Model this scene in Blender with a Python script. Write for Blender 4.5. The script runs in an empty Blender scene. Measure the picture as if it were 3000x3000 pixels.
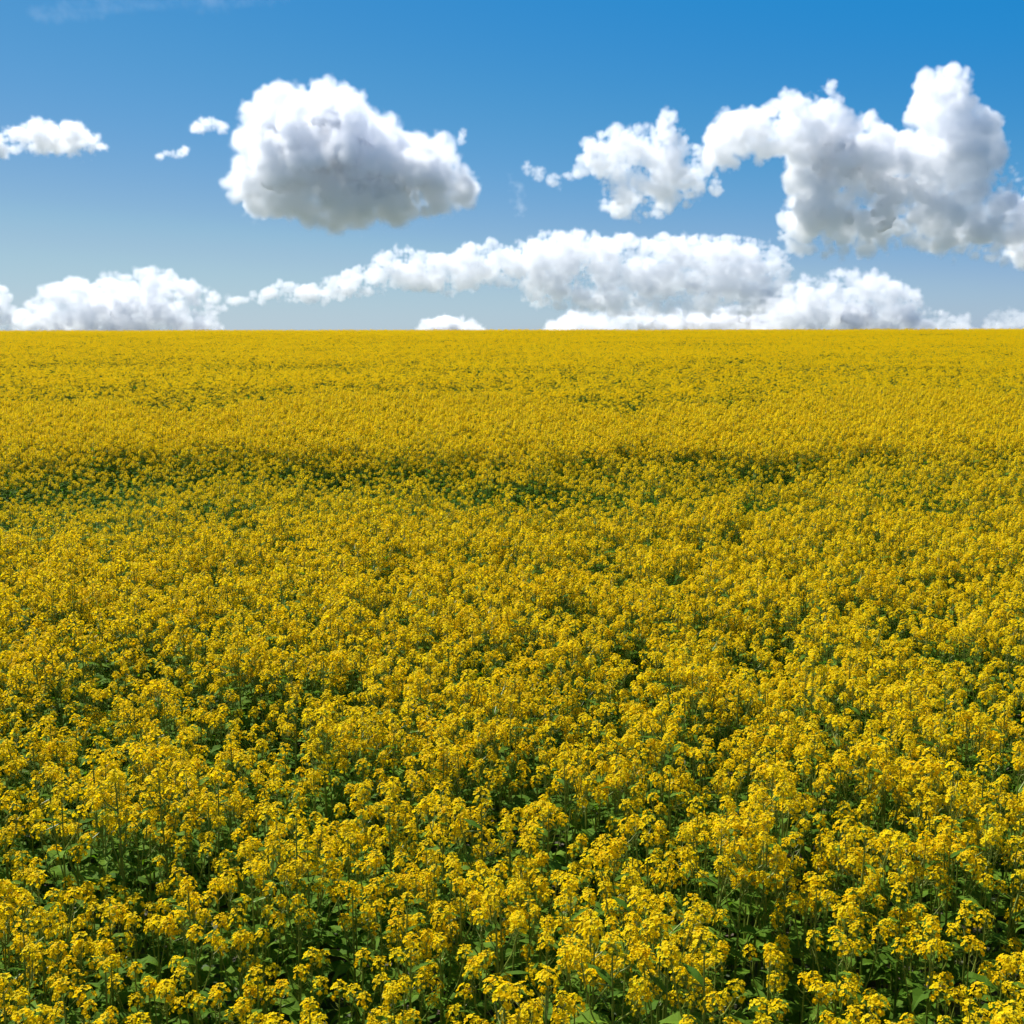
import bpy, bmesh, math, random
import numpy as np
from mathutils import Vector, Matrix, Euler

R = math.radians
sc = bpy.context.scene
COL = sc.collection

# ------------------------------------------------------------------ camera, sky, sun, exposure
EYE = Vector((0.0, 0.0, 3.75))
FOV, PITCH, ROLL = R(45.0), R(8.34), R(-0.10)
cd = bpy.data.cameras.new('camera')
cd.sensor_width = 36.0
cd.angle = FOV
cd.clip_start, cd.clip_end = 0.1, 120000.0
cam = bpy.data.objects.new('camera', cd)
COL.objects.link(cam)
cam.location = EYE
CAM_ROT = Matrix.Rotation(R(90) - PITCH, 3, 'X') @ Matrix.Rotation(ROLL, 3, 'Z')
cam.rotation_euler = CAM_ROT.to_euler()
sc.camera = cam

SUN_EL, SUN_AZ = R(50), R(-42)          # azimuth from the view direction (+Y), negative is to the left
SUN_DIR = Vector((math.sin(SUN_AZ) * math.cos(SUN_EL), math.cos(SUN_AZ) * math.cos(SUN_EL), math.sin(SUN_EL)))
w = bpy.data.worlds.new('World')
sc.world = w
w.use_nodes = True
nt = w.node_tree
bg = nt.nodes['Background']
sky = nt.nodes.new('ShaderNodeTexSky')
sky.sky_type = 'NISHITA'
sky.sun_disc = False
sky.sun_elevation = SUN_EL
sky.sun_rotation = SUN_AZ
sky.altitude = 200
sky.air_density, sky.dust_density, sky.ozone_density = 0.6, 0.3, 5.0
# the photograph's sky is a deeper, cleaner blue than the model's: grade it by its own brightness, channel by channel
dn = nt.nodes.new('ShaderNodeVectorMath'); dn.operation = 'SCALE'; dn.inputs['Scale'].default_value = 0.1
gr = nt.nodes.new('ShaderNodeRGBCurve')
up = nt.nodes.new('ShaderNodeVectorMath'); up.operation = 'SCALE'; up.inputs['Scale'].default_value = 10.0
GRADE = [[(.06, .002), (.10, .008), (.133, .019), (.156, .036), (.20, .08), (.33, .242), (.42, .345), (.584, .445), (.70, .49), (1, .56)],
         [(.12, .15), (.239, .248), (.277, .268), (.346, .32), (.533, .455), (.58, .505), (.63, .535), (.693, .577), (.814, .608), (1, .635)],
         [(.25, .45), (.469, .612), (.541, .622), (.64, .64), (.72, .668), (.86, .69), (1, .71)]]
for c, pts in enumerate(GRADE):
    cu = gr.mapping.curves[c]
    cu.points[0].location, cu.points[1].location = (0, 0), pts[-1]
    for q in pts[:-1]: cu.points.new(*q)
    for q in cu.points: q.handle_type = 'AUTO_CLAMPED'
gr.mapping.update()
nt.links.new(sky.outputs[0], dn.inputs[0]); nt.links.new(dn.outputs[0], gr.inputs['Color'])
nt.links.new(gr.outputs[0], up.inputs[0]); nt.links.new(up.outputs[0], bg.inputs[0])
bg.inputs[1].default_value = 0.10 * 2 ** -0.7
ld = bpy.data.lights.new('sun', 'SUN')
ld.energy, ld.angle, ld.color = 5.0, R(0.53), (1.0, 0.955, 0.89)
sun = bpy.data.objects.new('sun', ld)
COL.objects.link(sun)
sun.rotation_euler = SUN_DIR.to_track_quat('Z', 'Y').to_euler()
sun.location = (0, 0, 50)
vs = sc.view_settings
vs.view_transform, vs.look, vs.exposure, vs.gamma = 'Standard', 'None', 0.7, 1.0
cy = sc.cycles
cy.volume_bounces, cy.max_bounces = 20, 24
cy.diffuse_bounces, cy.transmission_bounces, cy.transparent_max_bounces = 4, 6, 8
cy.volume_step_rate = 3.0
cy.use_denoising = True

# ------------------------------------------------------------------ helpers
def tag(o, label=None, cat=None, group=None, kind=None):
    for k, v in (('label', label), ('category', cat), ('group', group), ('kind', kind)):
        if v: o[k] = v
    return o

def smooth(a, b, t):
    t = np.clip((t - a) / (b - a), 0, 1)
    return t * t * (3 - 2 * t)

def vnoise(x, y, seed):
    """2-D value noise in 0..1"""
    xi, yi = np.floor(x).astype(np.int64), np.floor(y).astype(np.int64)
    fx, fy = x - xi, y - yi
    def h(a, b):
        n = (a * 374761393 + b * 668265263 + seed * 974711) & 0x7fffffff
        n = ((n ^ (n >> 13)) * 1274126177) & 0x7fffffff
        return ((n ^ (n >> 16)) & 0xffff) / 65535.0
    fx, fy = fx * fx * (3 - 2 * fx), fy * fy * (3 - 2 * fy)
    return (h(xi, yi) * (1 - fx) + h(xi + 1, yi) * fx) * (1 - fy) + (h(xi, yi + 1) * (1 - fx) + h(xi + 1, yi + 1) * fx) * fy

def fbm2(x, y, seed, octv=3):
    s, a, t = 0, 0.5, 0
    for i in range(octv):
        s = s + a * vnoise(x * 2 ** i, y * 2 ** i, seed + i); t += a; a *= 0.5
    return s / t

CREST = 150.0
def terrain(x, y):
    x, y = np.asarray(x, float), np.asarray(y, float)
    up = 2.62 * np.clip((y - 14) / (CREST - 14), 0, 1)
    up = up - 0.05 * smooth(0.75, 1.0, up / 2.62)
    down = -6.5 * smooth(CREST, CREST + 330, y)
    wob = 0.10 * (fbm2(x / 22 + 3, y / 14 + 9, 5) - 0.5) * smooth(8, 20, y) * (1 - smooth(90, 130, y))
    return up + down + wob

# ------------------------------------------------------------------ materials
def new_mat(name):
    m = bpy.data.materials.new(name)
    m.use_nodes = True
    n = m.node_tree
    n.nodes.clear()
    out = n.nodes.new('ShaderNodeOutputMaterial')
    return m, n, out

def leafy(name, col_a, col_b, trans_col, trans, rough=0.55, spec=0.3, attr='tone'):
    """thin plant tissue: reflecting and letting light through, tone varied per floret or leaf by an attribute and per plant"""
    m, n, out = new_mat(name)
    at = n.nodes.new('ShaderNodeAttribute'); at.attribute_name = attr
    oi = n.nodes.new('ShaderNodeObjectInfo')
    ad = n.nodes.new('ShaderNodeMath'); ad.operation = 'MULTIPLY_ADD'
    n.links.new(oi.outputs['Random'], ad.inputs[0]); ad.inputs[1].default_value = 0.35
    n.links.new(at.outputs['Fac'], ad.inputs[2])
    sb = n.nodes.new('ShaderNodeMath'); sb.operation = 'SUBTRACT'; sb.use_clamp = True
    n.links.new(ad.outputs[0], sb.inputs[0]); sb.inputs[1].default_value = 0.17
    mx = n.nodes.new('ShaderNodeMix'); mx.data_type = 'RGBA'
    n.links.new(sb.outputs[0], mx.inputs[0])
    mx.inputs[6].default_value, mx.inputs[7].default_value = (*col_a, 1), (*col_b, 1)
    p = n.nodes.new('ShaderNodeBsdfPrincipled')
    n.links.new(mx.outputs[2], p.inputs['Base Color'])
    p.inputs['Roughness'].default_value = rough
    p.inputs['Specular IOR Level'].default_value = spec
    t = n.nodes.new('ShaderNodeBsdfTranslucent')
    tm = n.nodes.new('ShaderNodeMix'); tm.data_type = 'RGBA'; tm.blend_type = 'MULTIPLY'; tm.inputs[0].default_value = 1
    n.links.new(mx.outputs[2], tm.inputs[6]); tm.inputs[7].default_value = (*trans_col, 1)
    n.links.new(tm.outputs[2], t.inputs[0])
    ms = n.nodes.new('ShaderNodeMixShader'); ms.inputs[0].default_value = trans
    n.links.new(p.outputs[0], ms.inputs[1]); n.links.new(t.outputs[0], ms.inputs[2])
    n.links.new(ms.outputs[0], out.inputs[0])
    return m

M_PETAL = leafy('yellow_petal', (0.86, 0.57, 0.001), (0.88, 0.74, 0.010), (1.08, 1.0, 0.5), 0.50, 0.6, 0.06)
M_BUD = leafy('green_yellow_bud', (0.38, 0.36, 0.02), (0.55, 0.46, 0.02), (1, 1, 1), 0.1)
M_STEM = leafy('pale_green_stem', (0.14, 0.20, 0.025), (0.24, 0.29, 0.04), (1, 1, 1), 0.1, 0.5)
M_LEAF = leafy('blue_green_leaf', (0.07, 0.155, 0.012), (0.15, 0.26, 0.022), (1.1, 1.25, 0.4), 0.42, 0.65, 0.06)

m, n, out = new_mat('field_soil')
tc = n.nodes.new('ShaderNodeTexCoord')
n1 = n.nodes.new('ShaderNodeTexNoise'); n1.inputs['Scale'].default_value = 9; n1.inputs['Detail'].default_value = 8
n2 = n.nodes.new('ShaderNodeTexNoise'); n2.inputs['Scale'].default_value = 1.3; n2.inputs['Detail'].default_value = 5
cr = n.nodes.new('ShaderNodeValToRGB')
cr.color_ramp.elements[0].position, cr.color_ramp.elements[0].color = 0.35, (0.045, 0.032, 0.020, 1)
cr.color_ramp.elements[1].position, cr.color_ramp.elements[1].color = 0.7, (0.12, 0.085, 0.055, 1)
cr2 = n.nodes.new('ShaderNodeValToRGB')
cr2.color_ramp.elements[0].position, cr2.color_ramp.elements[0].color = 0.42, (0, 0, 0, 1)
cr2.color_ramp.elements[1].position, cr2.color_ramp.elements[1].color = 0.6, (1, 1, 1, 1)
mx = n.nodes.new('ShaderNodeMix'); mx.data_type = 'RGBA'
p = n.nodes.new('ShaderNodeBsdfPrincipled'); p.inputs['Roughness'].default_value = 0.9
bp = n.nodes.new('ShaderNodeBump'); bp.inputs['Strength'].default_value = 0.8; bp.inputs['Distance'].default_value = 0.04
for a in (n1, n2): n.links.new(tc.outputs['Object'], a.inputs['Vector'])
n.links.new(n1.outputs[0], cr.inputs[0]); n.links.new(n2.outputs[0], cr2.inputs[0])
n.links.new(cr2.outputs[0], mx.inputs[0]); n.links.new(cr.outputs[0], mx.inputs[6]); mx.inputs[7].default_value = (0.05, 0.085, 0.025, 1)
sx = n.nodes.new('ShaderNodeVectorMath'); sx.operation = 'LENGTH'; n.links.new(tc.outputs['Object'], sx.inputs[0])
fr = n.nodes.new('ShaderNodeMapRange'); fr.inputs[1].default_value, fr.inputs[2].default_value = 230, 330
n.links.new(sx.outputs['Value'], fr.inputs[0])
m2 = n.nodes.new('ShaderNodeMix'); m2.data_type = 'RGBA'                # unseen fields beyond the crest, tone made up for the light bounced onto clouds
n.links.new(fr.outputs[0], m2.inputs[0]); n.links.new(mx.outputs[2], m2.inputs[6]); m2.inputs[7].default_value = (0.12, 0.14, 0.09, 1)
n.links.new(m2.outputs[2], p.inputs['Base Color']); n.links.new(n1.outputs[0], bp.inputs['Height'])
n.links.new(bp.outputs[0], p.inputs['Normal']); n.links.new(p.outputs[0], out.inputs[0])
M_SOIL = m

# ------------------------------------------------------------------ ground
def axis(fine, step, far):
    a = list(np.arange(0, fine + step, step)); s = step
    while a[-1] < far:
        s *= 1.35; a.append(a[-1] + s)
    return np.array(a)
px_ = axis(60, 2.5, 60000); xs = np.concatenate([-px_[:0:-1], px_])
py_ = axis(190, 2.0, 60000); ys = np.concatenate([-axis(20, 4, 60000)[:0:-1], py_])
X, Y = np.meshgrid(xs, ys)
Z = terrain(X, Y)
nx, ny = len(xs), len(ys)
me = bpy.data.meshes.new('ground')
ii = (np.arange(ny - 1)[:, None] * nx + np.arange(nx - 1)[None, :]).ravel()
me.from_pydata(np.stack([X.ravel(), Y.ravel(), Z.ravel()], 1).tolist(), [], np.stack([ii, ii + 1, ii + nx + 1, ii + nx], 1).tolist())
me.materials.append(M_SOIL)
for f in me.polygons: f.use_smooth = True
ground = bpy.data.objects.new('ground', me)
COL.objects.link(ground)
tag(ground, 'brown soil with low green growth under the yellow crop', None, None, 'structure')

# ------------------------------------------------------------------ clouds
F_PX = 1500 / math.tan(FOV / 2)
def spot(px, py, D):
    """the point D metres ahead that stands at a place in the 3000-pixel view"""
    d = CAM_ROT @ Vector(((px - 1500) / F_PX, (1500 - py) / F_PX, -1))
    return EYE + d * (D / d.y)

def inside_poly(poly, x, y):
    r = np.zeros(x.shape, bool); n = len(poly)
    for i in range(n):
        (x1, y1), (x2, y2) = poly[i], poly[(i + 1) % n]
        c = ((y1 > y) != (y2 > y)) & (x < (x2 - x1) * (y - y1) / (y2 - y1 + 1e-9) + x1)
        r ^= c
    return r
def edge_dist(poly, x, y):
    r = np.full(x.shape, 1e9); n = len(poly)
    for i in range(n):
        (x1, y1), (x2, y2) = poly[i], poly[(i + 1) % n]
        dx, dy = x2 - x1, y2 - y1
        t = np.clip(((x - x1) * dx + (y - y1) * dy) / (dx * dx + dy * dy + 1e-9), 0, 1)
        r = np.minimum(r, np.hypot(x - x1 - t * dx, y - y1 - t * dy))
    return r

def cloud_vapour(name, sigma, aniso, col):
    m, n, out = new_mat(name)
    v = n.nodes.new('ShaderNodeVolumePrincipled')
    v.inputs['Color'].default_value = (*col, 1)
    v.inputs['Anisotropy'].default_value = aniso
    v.inputs['Density'].default_value = sigma
    n.links.new(v.outputs[0], out.inputs['Volume'])
    return m
m, n, out = new_mat('cloud_body')
b_ = n.nodes.new('ShaderNodeBsdfDiffuse'); b_.inputs[0].default_value = (0.9, 0.9, 0.9, 1)
t_ = n.nodes.new('ShaderNodeBsdfTranslucent'); t_.inputs[0].default_value = (0.95, 0.95, 0.95, 1)
ms = n.nodes.new('ShaderNodeMixShader'); ms.inputs[0].default_value = 0.5
n.links.new(b_.outputs[0], ms.inputs[1]); n.links.new(t_.outputs[0], ms.inputs[2]); n.links.new(ms.outputs[0], out.inputs[0])
M_BODY = m

def field_nodes(g, src_socket, r, amp, feat, rough, soft, puff):
    """signed cloud field at each point: radius - distance to the nearest puff centre + billows; returns a float socket, 0 at the edge, 1 well inside"""
    N, L = g.nodes, g.links
    pos = N.new('GeometryNodeInputPosition')
    pr = N.new('GeometryNodeProximity'); pr.target_element = 'POINTS'
    L.new(src_socket, pr.inputs[0])
    nz = N.new('ShaderNodeTexNoise'); nz.inputs['Scale'].default_value = 1.0 / feat; nz.inputs['Detail'].default_value = 5; nz.inputs['Roughness'].default_value = rough
    vo = N.new('ShaderNodeTexVoronoi'); vo.feature = 'F1'; vo.inputs['Scale'].default_value = 1.0 / (feat * 0.8); vo.inputs['Detail'].default_value = 2; vo.inputs['Roughness'].default_value = 0.55
    wr = N.new('ShaderNodeVectorMath'); wr.operation = 'MULTIPLY_ADD'
    L.new(nz.outputs['Color'], wr.inputs[0]); wr.inputs[1].default_value = (feat * .5,) * 3; L.new(pos.outputs[0], wr.inputs[2])
    L.new(wr.outputs[0], vo.inputs['Vector'])
    L.new(pos.outputs[0], nz.inputs['Vector'])
    def mth(op, a, b=None, c=None, clamp=False):
        q = N.new('ShaderNodeMath'); q.operation = op; q.use_clamp = clamp
        for i, s in enumerate((a, b, c)):
            if s is None: continue
            if isinstance(s, (int, float)): q.inputs[i].default_value = s
            else: L.new(s, q.inputs[i])
        return q.outputs[0]
    d = mth('SUBTRACT', r, pr.outputs['Distance'])
    n0 = mth('MULTIPLY_ADD', nz.outputs[0], 2 * amp * (1 - puff), -amp * (1 - puff))
    v0 = mth('MULTIPLY_ADD', vo.outputs['Distance'], -2.2 * amp * puff, 1.2 * amp * puff)
    s = mth('ADD', mth('ADD', d, n0), v0)
    return mth('DIVIDE', s, soft)

VAPOURS = []
def make_cloud(label, poly, D, r_px, depth, amp=0.8, feat=2.0, rough=0.66, soft=0.55, puff=0.5, tau=2.0, aniso=0.4, core=2.2, vox=None, col=(0.978, 0.981, 0.988), group='white cumulus clouds in the blue sky', name='cloud', seed=0):
    """a cloud D metres away: puff centres fill a body as wide as its outline and as deep as it is thick; the body's dense heart is a mesh, its vapour a volume"""
    poly = np.array(poly, float)
    mpp = D / F_PX
    r = r_px * mpp
    cx, cy_ = (poly.min(0) + poly.max(0)) / 2
    org = spot(cx, cy_, D)
    nr_ = np.random.default_rng(100 + seed)
    st = r_px * 0.55
    gx, gy = np.meshgrid(np.arange(poly[:, 0].min(), poly[:, 0].max(), st), np.arange(poly[:, 1].min(), poly[:, 1].max(), st))
    gx = (gx + nr_.uniform(-.3, .3, gx.shape) * st).ravel(); gy = (gy + nr_.uniform(-.3, .3, gy.shape) * st).ravel()
    e = edge_dist(poly, gx, gy)
    k = inside_poly(poly, gx, gy) & (e > r_px * 0.62)
    gx, gy, e = gx[k], gy[k], e[k]
    P, IN, thick = [], [], 0
    heart = min(core * r_px, e.max() * 0.75) if len(e) else 0
    for x, y, q in zip(gx, gy, e):
        hd = depth * math.sqrt(max(0.0, q - r_px * 0.6) * r_px * 4)
        hd = min(hd, depth * 3.2 * r_px)
        hd *= 0.45 + 1.1 * float(smooth(0.25, 0.75, fbm2(np.float64(x / (r_px * 2.6)), np.float64(y / (r_px * 2.0)), 500 + seed, 2)))   # bulges and hollows
        thick = max(thick, hd)
        n_ = max(1, int(2 * hd / (r_px * 0.75)))
        for i in range(n_):
            z = 0 if n_ == 1 else -hd + 2 * hd * i / (n_ - 1) + nr_.uniform(-.25, .25) * r_px
            P.append(((x - cx) * mpp, z * mpp, (cy_ - y) * mpp))
            if q >= heart and abs(z) <= max(hd - 2.0 * r_px, 0.3 * r_px) and tau > 0.5: IN.append(P[-1])
    small = not IN
    if small: IN = [P[int(np.argmax([edge_dist(poly, np.array([cx + p_[0] / mpp]), np.array([cy_ - p_[2] / mpp]))[0] - abs(p_[1]) / mpp for p_ in P]))]]
    P = np.array(P)
    if len(P) == 0: print('EMPTY CLOUD', label); return
    me = bpy.data.meshes.new('puff_centres')
    me.from_pydata(P.tolist(), [], [])
    src = bpy.data.objects.new('puff_centres', me)
    me = bpy.data.meshes.new('heart_centres')
    me.from_pydata(IN, [], [])
    src_in = bpy.data.objects.new('heart_centres', me)
    pad = r * (1.0 + 0.9 * amp) + r * 0.3
    lo, hi = P.min(0) - pad, P.max(0) + pad
    vx = mpp * (vox or 4.0)
    def build(gname, volume):
        g = bpy.data.node_groups.new(gname, 'GeometryNodeTree')
        g.interface.new_socket('Geometry', in_out='INPUT', socket_type='NodeSocketGeometry')
        g.interface.new_socket('Geometry', in_out='OUTPUT', socket_type='NodeSocketGeometry')
        go = g.nodes.new('NodeGroupOutput')
        oi = g.nodes.new('GeometryNodeObjectInfo'); oi.inputs['Object'].default_value = src if volume else src_in
        f = field_nodes(g, oi.outputs['Geometry'], r if volume else r * ((0.35 if tau > 0.5 else 0.1) if small else 0.7 if thick > 2.6 * r_px else 0.32), (amp if volume or not small else amp * 0.1) * r, feat * r, rough, soft * r, puff)
        vc = g.nodes.new('GeometryNodeVolumeCube')
        step = vx if volume else (vx * 0.6 if small else vx * 2)
        lo, hi = (P.min(0) - pad, P.max(0) + pad) if volume else (np.min(IN, 0) - r * 1.4, np.max(IN, 0) + r * 1.4)
        for i, ax in enumerate('XYZ'):
            vc.inputs['Resolution ' + ax].default_value = max(8, int((hi[i] - lo[i]) / (step * (1.6 if ax == 'Y' and volume else 1))))
        vc.inputs['Min'].default_value = tuple(lo); vc.inputs['Max'].default_value = tuple(hi)
        if volume:
            mr = g.nodes.new('ShaderNodeMapRange'); mr.interpolation_type = 'SMOOTHSTEP'
            g.links.new(f, mr.inputs[0])
            g.links.new(mr.outputs[0], vc.inputs['Density'])
            last = vc
        else:
            mr = g.nodes.new('ShaderNodeMapRange'); mr.inputs[1].default_value = -1; mr.inputs[2].default_value = 1
            g.links.new(f, mr.inputs[0]); g.links.new(mr.outputs[0], vc.inputs['Density'])
            last = g.nodes.new('GeometryNodeVolumeToMesh')
            last.inputs['Threshold'].default_value = 0.5
            g.links.new(vc.outputs[0], last.inputs[0])
        sm = g.nodes.new('GeometryNodeSetMaterial')
        sm.inputs['Material'].default_value = MV if volume else M_BODY
        g.links.new(last.outputs[0], sm.inputs[0]); g.links.new(sm.outputs[0], go.inputs[0])
        return g
    MV = cloud_vapour('cloud_vapour', tau / r, aniso, col)      # tau: optical depth across one puff radius
    # the heart, baked to a plain mesh
    tmp = bpy.data.objects.new('tmp', bpy.data.meshes.new('tmp')); COL.objects.link(tmp)
    md = tmp.modifiers.new('m', 'NODES'); md.node_group = build('cloud_body', False)
    dg = bpy.context.evaluated_depsgraph_get(); dg.update()
    body = bpy.data.meshes.new_from_object(tmp.evaluated_get(dg))
    bpy.data.objects.remove(tmp)
    body.name = 'cloud_body'
    bm = bmesh.new(); bm.from_mesh(body)                      # keep the heart only, drop loose crumbs
    seen, best = set(), []
    for v0 in bm.verts:
        if v0 in seen: continue
        comp, stack = [], [v0]; seen.add(v0)
        while stack:
            q = stack.pop(); comp.append(q)
            for e_ in q.link_edges:
                u = e_.other_vert(q)
                if u not in seen: seen.add(u); stack.append(u)
        if len(comp) > len(best): best = comp
    keep = set(best)
    bmesh.ops.delete(bm, geom=[q for q in bm.verts if q not in keep], context='VERTS')
    bm.to_mesh(body); bm.free()
    for f in body.polygons: f.use_smooth = True
    o = bpy.data.objects.new(name, body); COL.objects.link(o); o.location = org
    tag(o, label, 'cloud', group)
    vm = bpy.data.volumes.new('vapour')
    v = bpy.data.objects.new('vapour', vm); v.parent = o
    md = v.modifiers.new('m', 'NODES'); md.node_group = build('cloud_vapour', True)
    VAPOURS.append(v)                                          # linked once every heart is baked
    print('cloud', len(P), 'puffs', len(body.vertices), 'body verts', [int((hi[i] - lo[i]) / vx) for i in range(3)])
    return o

if True:
    make_cloud('big rounded cloud left of centre with a blue grey middle and bright white rim',
        [(625, 555), (680, 500), (690, 440), (700, 370), (735, 290), (780, 255), (830, 238), (890, 252), (930, 228), (970, 220), (1030, 235), (1075, 270), (1095, 310), (1150, 345), (1190, 390), (1230, 385), (1290, 385), (1340, 430), (1395, 470), (1415, 530), (1410, 595), (1330, 622), (1260, 640), (1180, 668), (1080, 660), (980, 685), (850, 650), (740, 640), (660, 612), (690, 590), (675, 560)],
        4000, 46, 0.95, amp=0.8, feat=2.2, tau=2.5, soft=0.75, vox=3.1, col=(0.966, 0.974, 0.989), seed=1)
    make_cloud('small flat white cloud cut off by the left edge of the view',
        [(-260, 390), (-120, 350), (0, 372), (60, 362), (110, 345), (150, 362), (205, 345), (250, 365), (290, 400), (330, 425), (290, 445), (230, 470), (170, 455), (100, 462), (50, 455), (0, 475), (-120, 480), (-240, 450)],
        3800, 30, 0.6, tau=1.8, soft=0.5, seed=2)
    make_cloud('tiny white wisp of cloud just left of the big rounded cloud',
        [(540, 390), (570, 345), (600, 335), (640, 345), (675, 365), (665, 400), (620, 385), (575, 400)],
        3900, 17, 0.7, amp=0.9, tau=1.0, soft=0.9, puff=0.25, core=1.0, vox=3.5, seed=3)
    make_cloud('faint torn scrap of cloud below the tiny wisp, left of the big rounded cloud',
        [(452, 455), (480, 432), (520, 440), (555, 415), (560, 440), (530, 470), (490, 455), (460, 478)],
        3950, 14, 0.7, amp=0.9, tau=0.8, soft=0.9, puff=0.2, core=1.0, vox=3.2, seed=4)
    make_cloud('thin vertical wisp of cloud right above the shoulder of the big rounded cloud',
        [(1335, 395), (1350, 370), (1370, 380), (1368, 420), (1345, 440)],
        4050, 12, 0.7, amp=0.9, tau=0.55, soft=0.9, puff=0.2, core=1.0, vox=3.2, seed=5)
    make_cloud('faint hazy streak of cloud between the big rounded cloud and the ragged white one',
        [(1470, 520), (1500, 500), (1530, 530), (1555, 600), (1550, 645), (1515, 640), (1490, 590)],
        4500, 22, 0.6, amp=1.0, tau=0.22, core=1.0, soft=1.0, seed=6)
    make_cloud('small broken puffs trailing left of the ragged white cloud',
        [(1520, 478), (1545, 465), (1570, 490), (1595, 480), (1600, 520), (1575, 540), (1550, 515), (1530, 510)],
        4300, 15, 0.7, amp=0.9, tau=0.7, soft=0.9, puff=0.2, core=1.0, vox=3.2, seed=7)
    make_cloud('ragged white cloud right of centre with a tail reaching left',
        [(1580, 548), (1625, 505), (1690, 480), (1695, 425), (1740, 375), (1800, 372), (1855, 360), (1900, 352), (1925, 325), (1955, 318), (1985, 345), (1995, 395), (2060, 420), (2110, 455), (2130, 520), (2110, 570), (2050, 590), (1990, 612), (1930, 640), (1850, 655), (1800, 640), (1752, 615), (1755, 560), (1735, 510), (1690, 530), (1640, 555)],
        4300, 30, 0.5, amp=0.95, feat=2.4, rough=0.72, tau=1.3, soft=0.5, vox=2.9, puff=0.45, seed=8)
    make_cloud('largest cloud, a white towering heap with grey hollows, high at the right',
        [(2055, 470), (2070, 400), (2105, 345), (2160, 318), (2220, 320), (2270, 300), (2300, 275), (2380, 270), (2440, 255), (2475, 265), (2490, 320), (2545, 330), (2600, 372), (2645, 380), (2640, 330), (2660, 270), (2660, 225), (2710, 198), (2760, 205), (2800, 195), (2845, 225), (2855, 300), (2900, 330), (2925, 385), (2960, 440), (2990, 490), (3020, 530), (3070, 550), (3160, 600), (3200, 690), (3120, 785), (3000, 785), (2900, 768), (2800, 748), (2700, 736), (2600, 742), (2500, 752), (2400, 758), (2325, 732), (2280, 690), (2295, 610), (2305, 540), (2300, 482), (2220, 480), (2140, 505), (2090, 540)],
        4200, 38, 0.72, amp=0.88, feat=2.4, rough=0.7, tau=1.7, soft=0.45, vox=3.1, puff=0.5, seed=9)
    G2 = 'low cumulus clouds along the horizon'
    make_cloud('long low bank of cloud above the horizon, rising from a thin left end',
        [(640, 878), (760, 845), (820, 812), (880, 818), (960, 808), (1020, 785), (1090, 748), (1170, 722), (1250, 728), (1320, 735), (1370, 702), (1440, 702), (1500, 705), (1560, 680), (1620, 668), (1700, 672), (1780, 690), (1830, 682), (1880, 690), (1950, 680), (2050, 690), (2150, 682), (2220, 702), (2290, 735), (2325, 770), (2310, 815), (2330, 880), (2250, 930), (2000, 935), (1800, 930), (1650, 915), (1510, 895), (1530, 850), (1440, 840), (1380, 865), (1300, 868), (1200, 855), (1100, 870), (960, 890), (800, 888), (700, 893)],
        13600, 22, 0.5, amp=0.8, feat=2.8, tau=1.2, soft=0.5, vox=3.1, col=(0.984, 0.986, 0.99), group=G2, seed=10)
    make_cloud('white heaped cloud on the horizon at the left, with a scalloped top',
        [(20, 1010), (40, 910), (90, 870), (130, 835), (180, 808), (240, 805), (280, 812), (330, 790), (400, 775), (450, 766), (500, 790), (550, 808), (600, 825), (640, 860), (700, 868), (680, 900), (650, 925), (660, 1010)],
        12500, 30, 0.5, amp=0.8, feat=2.2, tau=1.6, group=G2, seed=11)
    make_cloud('cloud on the horizon cut off by the left edge of the view',
        [(-260, 1010), (-200, 840), (-80, 800), (10, 828), (50, 865), (80, 920), (60, 1010)],
        13500, 30, 0.6, amp=0.7, feat=2.0, tau=1.7, group=G2, seed=12)
    make_cloud('puffy cloud on the horizon at the right, tapering to a low right end',
        [(2180, 1010), (2220, 880), (2290, 830), (2350, 800), (2400, 805), (2450, 778), (2510, 790), (2570, 785), (2620, 808), (2680, 835), (2710, 880), (2770, 905), (2830, 920), (2870, 945), (2880, 1010)],
        11800, 26, 0.6, amp=0.8, feat=2.0, tau=1.3, group=G2, seed=13)
    make_cloud('flat pale strip of cloud on the horizon beneath the long low bank',
        [(1570, 1010), (1600, 930), (1680, 900), (1780, 905), (1900, 895), (2050, 900), (2200, 885), (2320, 900), (2400, 1010)],
        15000, 22, 0.9, amp=0.6, feat=2.4, tau=0.8, group=G2, seed=14)
    make_cloud('little dome of white cloud peeking over the field edge near the centre',
        [(1195, 1010), (1215, 955), (1250, 928), (1300, 918), (1350, 925), (1400, 940), (1430, 962), (1440, 1010)],
        12000, 18, 0.9, amp=0.6, feat=2.0, tau=1.2, group=G2, seed=15)
    make_cloud('thin low cloud on the horizon at the far right edge',
        [(2870, 950), (2900, 905), (2950, 892), (3010, 905), (3080, 930), (3100, 1010), (2880, 1010)],
        14000, 18, 0.8, amp=0.9, feat=2.2, tau=0.4, group=G2, seed=16)
    make_cloud('thin pale streak of high cloud along the top edge at the left',
        [(60, 25), (250, -20), (500, -60), (800, -50), (930, -10), (800, 25), (620, 45), (450, 30), (300, 62), (150, 70)],
        7000, 26, 0.25, amp=1.2, feat=3.0, tau=0.04, core=0.7, soft=1.0, puff=0.2, seed=17)
    for v in VAPOURS: COL.objects.link(v)

# ------------------------------------------------------------------ plant pieces
rng = random.Random(11)

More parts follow.
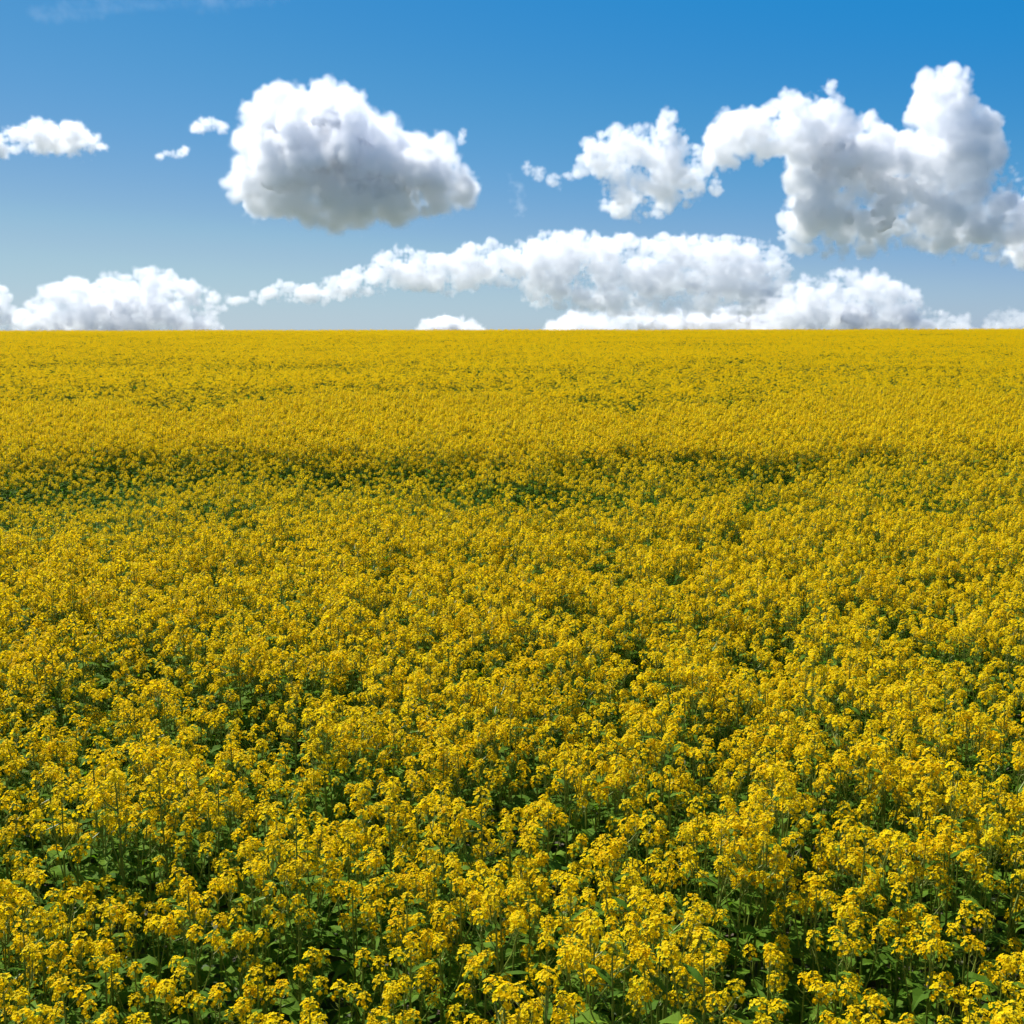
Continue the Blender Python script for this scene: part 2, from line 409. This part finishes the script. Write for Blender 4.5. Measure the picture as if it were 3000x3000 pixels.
class MB:
    """collects faces with a material slot and a tone per face"""
    def __init__(s): s.v, s.f, s.m, s.t = [], [], [], []
    def face(s, pts, mi, tone):
        b = len(s.v); s.v += [tuple(p) for p in pts]; s.f.append(tuple(range(b, b + len(pts)))); s.m.append(mi); s.t.append(tone)
    def quads(s, rows, mi, tone):
        """rows of points joined as a strip"""
        b = len(s.v); k = len(rows[0])
        for r in rows: s.v += [tuple(p) for p in r]
        for i in range(len(rows) - 1):
            for j in range(k - 1):
                a = b + i * k + j
                s.f.append((a, a + 1, a + k + 1, a + k)); s.m.append(mi); s.t.append(tone)
    def tube(s, pts, radii, mi, tone, k=5):
        b = len(s.v)
        for i, (p, r) in enumerate(zip(pts, radii)):
            d = (pts[min(i + 1, len(pts) - 1)] - pts[max(i - 1, 0)]).normalized()
            a = d.orthogonal().normalized(); c = d.cross(a)
            s.v += [tuple(p + (a * math.cos(q) + c * math.sin(q)) * r) for q in (2 * math.pi * j / k for j in range(k))]
        for i in range(len(pts) - 1):
            for j in range(k):
                s.f.append((b + i * k + j, b + i * k + (j + 1) % k, b + (i + 1) * k + (j + 1) % k, b + (i + 1) * k + j)); s.m.append(mi); s.t.append(tone)
    def add(s, o, M):
        b = len(s.v)
        s.v += [tuple(M @ Vector(p)) for p in o.v]
        s.f += [tuple(i + b for i in f) for f in o.f]; s.m += o.m; s.t += o.t
    def mesh(s, name, mats):
        me = bpy.data.meshes.new(name)
        me.from_pydata(s.v, [], s.f)
        for q in mats: me.materials.append(q)
        me.polygons.foreach_set('material_index', s.m)
        a = me.attributes.new('tone', 'FLOAT', 'FACE')
        a.data.foreach_set('value', s.t)
        me.update()
        return me
MATS = [M_PETAL, M_BUD, M_STEM, M_LEAF]

def frame_z(d, spin):
    q = d.to_track_quat('Z', 'Y')
    return (q @ Euler((0, 0, spin)).to_quaternion()).to_matrix()

def floret(b, c, d, size, simple=False):
    """four rounded, slightly cupped petals in a cross"""
    F = frame_z(d, rng.uniform(0, 6.28))
    tone = min(1, max(0, rng.gauss(0.28 if simple else 0.5, 0.33)))
    for k in range(4):
        a = k * math.pi / 2 + rng.uniform(-0.12, 0.12)
        u, v = Vector((math.cos(a), math.sin(a), 0)), Vector((-math.sin(a), math.cos(a), 0))
        L, W = size * rng.uniform(0.9, 1.1), size * rng.uniform(0.44, 0.56)
        lift = rng.uniform(0.15, 0.5); droop = rng.uniform(-0.1, 0.25)
        P = lambda s, t, z: c + F @ (u * (s * L) + v * (t * W) + Vector((0, 0, z * L)))
        if simple:
            b.face([P(0.05, 0, 0), P(0.7, -1, lift), P(1.05, 0, lift), P(0.7, 1, lift)], 0, tone)
        else:
            b.quads([[P(0.05, -0.2, 0), P(0.05, 0.2, 0)], [P(0.55, -0.95, lift + .06), P(0.55, 0.95, lift + .06)], [P(1.02, -0.65, lift - droop + .1), P(1.02, 0.65, lift - droop + .1)]], 0, tone)

def bud(b, c, d, s, tone):
    F = frame_z(d, rng.uniform(0, 6))
    pts = [c + F @ Vector(q) * s for q in ((0, 0, -1), (.5, 0, 0), (0, .5, 0), (-.5, 0, 0), (0, -.5, 0), (0, 0, 1.1))]
    for i in range(4):
        j = (i + 1) % 4
        b.face([pts[0], pts[1 + j], pts[1 + i]], 1, tone); b.face([pts[5], pts[1 + i], pts[1 + j]], 1, tone)

def make_head(n, rad, hgt, simple=False):
    """one raceme: a dome of open flowers round a tuft of buds, thin pods below"""
    b = MB()
    ga = 2.39996
    for i in range(n):
        t = (i + 0.5) / n
        th = R(22) + t * R(92) + rng.uniform(-.15, .15)
        ph = i * ga + rng.uniform(-.35, .35)
        rr = rng.uniform(0.82, 1.1)
        c = Vector((rad * math.sin(th) * math.cos(ph) * rr, rad * math.sin(th) * math.sin(ph) * rr, hgt * math.cos(th) * rr - 0.2 * hgt))
        d = (Vector((math.sin(th) * math.cos(ph), math.sin(th) * math.sin(ph), math.cos(th) * 0.9 + 0.6)) + Vector((rng.uniform(-.35, .35), rng.uniform(-.35, .35), rng.uniform(-.2, .3)))).normalized()
        floret(b, c, d, 0.0112 * rng.uniform(0.85, 1.2), simple)
        if not simple and i % 2 == 0:
            b.tube([Vector((0, 0, c.z - 0.022)), c], [0.0008, 0.0007], 2, 0.6, 3)
    for i in range(4 if simple else 11):
        a = i * ga; q = 0.009 * math.sqrt(i / 10)
        bud(b, Vector((q * math.cos(a), q * math.sin(a), hgt * 0.72 - q * 0.5)), Vector((q * math.cos(a) * 40, q * math.sin(a) * 40, 1)).normalized(), 0.0055, rng.uniform(0.1, 0.9))
    if not simple:
        b.tube([Vector((0, 0, -0.13)), Vector((0, 0, hgt * 0.6))], [0.0022, 0.0014], 2, 0.5, 4)
        for i in range(7):
            a = rng.uniform(0, 6.28); z0 = -0.035 - 0.012 * i
            o = Vector((math.cos(a), math.sin(a), 0))
            b.tube([Vector((0, 0, z0)), o * 0.018 + Vector((0, 0, z0 + .008)), o * rng.uniform(.035, .05) + Vector((0, 0, z0 + rng.uniform(.03, .05)))], [0.0007, 0.0012, 0.0005], 2, 0.9, 3)
    return b

def make_leaf(L, W, lobes, bend):
    """a clasping leaf: broad, wavy edged, arching over"""
    b = MB(); rows = []; n = 8
    for i in range(n + 1):
        t = i / n
        wd = W * (math.sin(math.pi * min(1, t ** 0.75 * 0.97 + 0.03)) * 0.8 + 0.12 * (1 - t)) * (1 + lobes * math.sin(t * 15))
        if i == n: wd = W * 0.03
        y = L * (t - 0.18 * bend * t * t); z = L * (0.35 * t - bend * 0.75 * t * t) + 0.02 * math.sin(t * 9) * lobes
        fold = 0.30
        wav = 0.12 * wd * math.sin(t * 11)
        rows.append([Vector((-wd, y, z + fold * wd + wav)), Vector((0, y, z)), Vector((wd, y, z + fold * wd - wav))])
    b.quads(rows, 3, rng.random())
    return b

HEADS = [make_head(rng.randint(13, 20), rng.uniform(0.029, 0.041), rng.uniform(0.038, 0.060)) for _ in range(6)]
LEAVES = [make_leaf(rng.uniform(0.10, 0.15), rng.uniform(0.018, 0.028), 0.05, rng.uniform(0.3, 0.8)) for _ in range(3)] + \
         [make_leaf(rng.uniform(0.15, 0.23), rng.uniform(0.032, 0.05), 0.22, rng.uniform(0.6, 1.0)) for _ in range(3)]
HEAD_ME = [h.mesh('flower_head', MATS) for h in HEADS]
LEAF_ME = [l.mesh('leaf', MATS) for l in LEAVES]

def make_plant(H, nb, nh_side, leafy_, spread):
    """stem with branches; returns (stem builder, [(head index, matrix)], [(leaf index, matrix)])"""
    b = MB(); heads = []; leaves = []
    lean = Vector((rng.uniform(-.05, .05), rng.uniform(-.05, .05), 0))
    path = [Vector((0, 0, -0.03)), Vector((0, 0, H * .33)) + lean * .3, Vector((0, 0, H * .66)) + lean * .7, Vector((0, 0, H - 0.03)) + lean]
    def at(t):
        q = t * 3; i = min(2, int(q)); return path[i].lerp(path[i + 1], q - i)
    b.tube(path, [0.008, 0.007, 0.0055, 0.003], 2, rng.random(), 6)
    def put_head(p, d, s):
        q = d.to_track_quat('Z', 'Y').to_matrix() @ Euler((0, 0, rng.uniform(0, 6.28))).to_matrix()
        heads.append((rng.randrange(len(HEADS)), Matrix.Translation(p) @ q.to_4x4() @ Matrix.Scale(s, 4)))
    if nb: put_head(path[3] + Vector((0, 0, .03)), Vector((lean.x, lean.y, 1)).normalized(), rng.uniform(1.0, 1.25))
    a0 = rng.uniform(0, 6.28)
    for k in range(nb):
        t = 0.45 + 0.42 * k / max(1, nb - 1) if nb > 1 else 0.6
        a = a0 + k * 2.4 + rng.uniform(-.3, .3)
        o = Vector((math.cos(a), math.sin(a), 0))
        s0 = at(t); top = H * rng.uniform(0.84, 1.0) - 0.05
        reach = spread * rng.uniform(0.7, 1.15) * (1.15 - 0.4 * t)
        e = s0 + o * reach; e.z = top
        mid = s0.lerp(e, 0.5) + o * reach * 0.18
        b.tube([s0, mid, e], [0.0045, 0.0035, 0.0022], 2, rng.random(), 5)
        put_head(e + Vector((0, 0, .03)), (e - mid).normalized().lerp(Vector((0, 0, 1)), 0.55).normalized(), rng.uniform(0.85, 1.15))
        for j in range(nh_side):
            a2 = a + rng.choice((-1, 1)) * rng.uniform(.5, 1.2)
            o2 = Vector((math.cos(a2), math.sin(a2), 0))
            e2 = mid + o2 * reach * rng.uniform(.45, .8); e2.z = top - rng.uniform(0.03, 0.14)
            b.tube([mid, e2], [0.003, 0.0018], 2, rng.random(), 4)
            put_head(e2 + Vector((0, 0, .025)), (e2 - mid).normalized().lerp(Vector((0, 0, 1)), 0.5).normalized(), rng.uniform(0.65, 0.95))
        leaves.append((rng.randrange(3), Matrix.Translation(s0) @ Euler((rng.uniform(-.1, .3), 0, a - math.pi / 2)).to_matrix().to_4x4() @ Matrix.Scale(rng.uniform(.9, 1.2), 4)))
    for k in range(leafy_):
        t = 0.10 + 0.62 * k / max(1, leafy_ - 1)
        a = a0 + 1 + k * 2.4
        big = 3 + rng.randrange(3) if t < 0.55 else rng.randrange(6)
        leaves.append((big, Matrix.Translation(at(t)) @ Euler((rng.uniform(-.1, .35), 0, a)).to_matrix().to_4x4() @ Matrix.Scale(rng.uniform(.8, 1.15), 4)))
    return b, heads, leaves

FULL = [make_plant(rng.uniform(1.06, 1.28), rng.randint(4, 5), k_ % 2, 6, rng.uniform(.12, .18)) for k_ in range(8)]
THIN = [make_plant(rng.uniform(0.95, 1.12), rng.randint(2, 3), 0, 11, rng.uniform(.11, .16)) for _ in range(4)]
LEAFY = [make_plant(rng.uniform(0.78, 0.95), rng.randint(0, 1), 0, 16, .1) for _ in range(2)]
PLANTS = FULL + THIN + LEAFY
NF, NT, NL = len(FULL), len(THIN), len(LEAFY)

def whole(plant):
    b = MB(); b.add(plant[0], Matrix.Identity(4))
    for i, Mx in plant[1]: b.add(HEADS[i], Mx)
    for i, Mx in plant[2]: b.add(LEAVES[i], Mx)
    return b

# ------------------------------------------------------------------ where plants grow
nr = np.random.default_rng(5)
DENS = 27.0
def vigour(x, y, strip=False):
    """0 in bare green gaps, 1 in full flower"""
    v = fbm2(x / 0.46 + 31, y / 0.62 + 7, 21, 3) - 0.045 * (1 - smooth(6, 11, y))
    big = fbm2(x / 3.6 + 3, y / 5.0, 33, 2)
    g = smooth(0.41, 0.56, v + 0.18 * (big - 0.5))
    near = 1 - smooth(9, 17, y)                            # gaps are plain near the camera, closed further off
    g = 1 - (1 - g) * (0.30 + 0.70 * near)
    c = 22.2 + 1.6 * (fbm2(x / 6 + 1, y / 50, 3) - 0.5) * 2            # a thin strip across the field, fading towards the camera
    band = np.exp(-((y - c) / np.where(y > c, 3.0, 5.6)) ** 2) * (0.45 + 0.55 * smooth(0.34, 0.60, fbm2(x / 2.6 + 8, y / 1.8, 44, 3))) * (1.0 - 0.25 * smooth(2, 9, x))
    if strip: return band
    spot = np.exp(-(((x + 9.0) / 1.9) ** 2 + ((y - 20.0) / 2.2) ** 2)) * 1.5
    return np.clip(g - 1.3 * band - spot, 0, 1)

if True:
    cell = 1 / math.sqrt(DENS)
    gx, gy = np.meshgrid(np.arange(-26, 26, cell), np.arange(1.5, 46, cell))
    gx = (gx + nr.uniform(-.48, .48, gx.shape) * cell).ravel(); gy = (gy + nr.uniform(-.48, .48, gy.shape) * cell).ravel()
    seam = lambda x: 38 + 7 * (fbm2(x / 3 + 40, x * 0 + 2, 61, 2) - 0.5) * 2
    k = (np.abs(gx) < gy * 0.62 + 3.0) & (gy < seam(gx))
    gx, gy = gx[k], gy[k]
    vg = vigour(gx, gy) + nr.uniform(-.27, .24, gx.shape)
    vg = np.where((nr.random(gx.shape) < 0.38 - 0.16 * smooth(9, 30, gy)) & (vg > 0.55), 0.4, vg)      # thinner plants among the full ones
    var = np.where(vg > 0.55, nr.integers(0, NF, gx.shape), np.where(vg > 0.12, NF + nr.integers(0, NT, gx.shape), NF + NT + nr.integers(0, NL, gx.shape)))
    scl = nr.uniform(0.92, 1.06, gx.shape) * (0.93 + 0.07 * np.clip(vg, 0, 1))
    scl = scl * np.where(var >= NF, 1 - 0.38 * vigour(gx, gy, True), 1)                          # stunted where the strip is thin
    rot = nr.uniform(0, 6.283, gx.shape)
    gz = terrain(gx, gy)
    # the 300 that show largest: nearest plants whose tops stand in the frame
    iv = CAM_ROT.transposed()
    inv = np.array(iv)
    P = np.stack([gx, gy, gz + 1.1], 1) - np.array(EYE)
    c = P @ inv.T
    tanh = math.tan(FOV / 2)
    inside = (c[:, 2] < 0) & (np.abs(c[:, 0] / -c[:, 2]) < tanh * 1.0) & (np.abs(c[:, 1] / -c[:, 2]) < tanh * 0.99)
    d = np.where(inside, np.linalg.norm(P, axis=1), 1e9)
    order = np.argsort(d)[:300]
    pick = np.zeros(len(gx), bool); pick[order] = True

    # ---- individual plants
    STEM_ME = [p_[0].mesh('stem', MATS) for p_ in PLANTS]
    LABEL = {0: 'yellow flowering rapeseed plant with many full flower heads, near the camera',
             1: 'short rapeseed plant with few yellow heads, thinly flowering by a green gap, near the camera',
             2: 'low dark green leafy rapeseed plant nearly without flowers, in a gap near the camera'}
    GROUP = {0: 'rapeseed plants in full flower near the camera', 1: 'thinly flowering rapeseed plants near the camera', 2: 'green leafy rapeseed plants in the gaps near the camera'}
    kind_of = lambda q: 0 if q < NF else 1 if q < NF + NT else 2
    protos = {}
    def new_plant(q):
        e = bpy.data.objects.new('rapeseed_plant', None); COL.objects.link(e)
        e.empty_display_size = 0.1
        s = bpy.data.objects.new('stem', STEM_ME[q]); COL.objects.link(s); s.parent = e
        for i, Mx in PLANTS[q][1]:
            h = bpy.data.objects.new('flower_head', HEAD_ME[i]); COL.objects.link(h); h.parent = e; h.matrix_local = Mx
        for i, Mx in PLANTS[q][2]:
            l = bpy.data.objects.new('leaf', LEAF_ME[i]); COL.objects.link(l); l.parent = e; l.matrix_local = Mx
        return e
    KIDS = {}
    for j in order:
        q = int(var[j])
        if q not in protos:
            e = protos[q] = new_plant(q)
            KIDS[q] = [o for o in COL.objects if o.parent == e]
        else:
            e = protos[q].copy(); COL.objects.link(e)
            for ch in KIDS[q]:
                c_ = ch.copy(); COL.objects.link(c_); c_.parent = e
        e.location = (gx[j], gy[j], gz[j]); e.rotation_euler = (0, 0, rot[j]); e.scale = (scl[j],) * 3
        kq = kind_of(q)
        tag(e, LABEL[kq], 'rapeseed plant', GROUP[kq])

    # ---- the rest of the crop: whole plants to 27 m, then patches of crop to the crest, one object
    SRC = []
    for i, p_ in enumerate(PLANTS):
        SRC.append(bpy.data.objects.new('crop_plant', whole(p_).mesh('crop_plant', MATS)))
    SIMPLE = [make_head(15, 0.036, 0.032, True) for _ in range(5)]
    def patch(side, per, thin):
        b = MB()
        for _ in range(int(side * side * per)):
            x, y = rng.uniform(-side / 2, side / 2), rng.uniform(-side / 2, side / 2)
            if rng.random() < thin: continue
            top = min(1.45, max(0.85, rng.gauss(1.10, 0.15))) - 0.05 * (thin > 0)
            for q in range(rng.randint(1, 4)):
                a, rr = rng.uniform(0, 6.28), rng.uniform(0.02, 0.15)
                b.add(SIMPLE[rng.randrange(5)], Matrix.Translation((x + rr * math.cos(a), y + rr * math.sin(a), top - rng.uniform(0, 0.17))) @ Euler((rng.uniform(-.3, .3), rng.uniform(-.3, .3), rng.uniform(0, 6.28))).to_matrix().to_4x4() @ Matrix.Scale(rng.uniform(.8, 1.2), 4))
        for _ in range(int(side * side * 45)):
            x, y = rng.uniform(-side / 2, side / 2), rng.uniform(-side / 2, side / 2)
            z = rng.uniform(0.3, 0.95)
            b.add(LEAVES[rng.randrange(6)], Matrix.Translation((x, y, z)) @ Euler((rng.uniform(-.2, .4), 0, rng.uniform(0, 6.28))).to_matrix().to_4x4() @ Matrix.Scale(1.2, 4))
        for _ in range(int(side * side * 60)):
            x, y = rng.uniform(-side / 2, side / 2), rng.uniform(-side / 2, side / 2)
            b.tube([Vector((x, y, 0)), Vector((x + rng.uniform(-.08, .08), y + rng.uniform(-.08, .08), 1.05))], [0.006, 0.003], 2, rng.random(), 3)
        return b
    NPL = len(SRC)
    for k_ in range(5):
        SRC.append(bpy.data.objects.new('crop_patch', patch(1.0, 22, 0.0).mesh('crop_patch', MATS)))
    for k_ in range(2):
        SRC.append(bpy.data.objects.new('crop_patch', patch(1.0, 22, 0.2).mesh('crop_patch', MATS)))
    pts, idx, rots, scs = [], [], [], []
    k = ~pick
    pts.append(np.stack([gx, gy, gz], 1)[k]); idx.append(var[k]); rots.append(rot[k]); scs.append(scl[k])
    st = 0.86
    qx, qy = np.meshgrid(np.arange(-125, 125, st), np.arange(30.6, CREST + 26, st))
    qx = (qx + nr.uniform(-.18, .18, qx.shape)).ravel(); qy = (qy + nr.uniform(-.18, .18, qy.shape)).ravel()
    k = (np.abs(qx) < qy * 0.60 + 4.0) & (qy > seam(qx) + 0.2)
    qx, qy = qx[k], qy[k]
    lowv = fbm2(qx / 14 + 2, qy / 3.0 + 5, 77, 3) + nr.uniform(-.1, .1, qx.shape)
    pv = NPL + np.where(lowv > 0.36, nr.integers(0, 5, qx.shape), 5 + nr.integers(0, 2, qx.shape))
    pts.append(np.stack([qx, qy, terrain(qx, qy)], 1)); idx.append(pv)
    rots.append(nr.integers(0, 4, qx.shape) * math.pi / 2 + nr.uniform(-.1, .1, qx.shape)); scs.append(0.90 + 0.16 * fbm2(qx / 6, qy / 4, 91, 2) + nr.uniform(-.05, .05, qx.shape))
    pts, idx, rots, scs = np.concatenate(pts), np.concatenate(idx), np.concatenate(rots), np.concatenate(scs)
    me = bpy.data.meshes.new('rapeseed_crop')
    me.vertices.add(len(pts)); me.vertices.foreach_set('co', pts.astype(np.float32).ravel())
    a = me.attributes.new('variant', 'INT', 'POINT'); a.data.foreach_set('value', idx.astype(np.int32))
    a = me.attributes.new('turn', 'FLOAT_VECTOR', 'POINT'); a.data.foreach_set('vector', np.stack([0 * rots, 0 * rots, rots], 1).astype(np.float32).ravel())
    a = me.attributes.new('size', 'FLOAT', 'POINT'); a.data.foreach_set('value', scs.astype(np.float32))
    crop = bpy.data.objects.new('rapeseed_crop', me); COL.objects.link(crop)
    tag(crop, 'dense yellow rapeseed crop filling the field up to the horizon', 'rapeseed crop', None, 'stuff')
    g = bpy.data.node_groups.new('grow_crop', 'GeometryNodeTree')
    g.interface.new_socket('Geometry', in_out='INPUT', socket_type='NodeSocketGeometry')
    g.interface.new_socket('Geometry', in_out='OUTPUT', socket_type='NodeSocketGeometry')
    gi, go = g.nodes.new('NodeGroupInput'), g.nodes.new('NodeGroupOutput')
    def named(nm, typ):
        q = g.nodes.new('GeometryNodeInputNamedAttribute'); q.data_type = typ; q.inputs[0].default_value = nm
        return q.outputs[0]
    va, tu, si = named('variant', 'INT'), named('turn', 'FLOAT_VECTOR'), named('size', 'FLOAT')
    er = g.nodes.new('FunctionNodeEulerToRotation'); g.links.new(tu, er.inputs[0])
    jn = g.nodes.new('GeometryNodeJoinGeometry')
    for i, s in enumerate(SRC):
        oi = g.nodes.new('GeometryNodeObjectInfo'); oi.inputs['Object'].default_value = s; oi.inputs['As Instance'].default_value = False
        cmp_ = g.nodes.new('FunctionNodeCompare'); cmp_.data_type = 'INT'; cmp_.operation = 'EQUAL'
        g.links.new(va, cmp_.inputs[2]); cmp_.inputs[3].default_value = i
        ip = g.nodes.new('GeometryNodeInstanceOnPoints')
        g.links.new(gi.outputs[0], ip.inputs['Points']); g.links.new(cmp_.outputs[0], ip.inputs['Selection'])
        g.links.new(oi.outputs['Geometry'], ip.inputs['Instance'])
        g.links.new(er.outputs[0], ip.inputs['Rotation']); g.links.new(si, ip.inputs['Scale'])
        g.links.new(ip.outputs[0], jn.inputs[0])
    g.links.new(jn.outputs[0], go.inputs[0])
    mod = crop.modifiers.new('grow', 'NODES'); mod.node_group = g
    print('plants', len(gx), 'patches', len(qx))
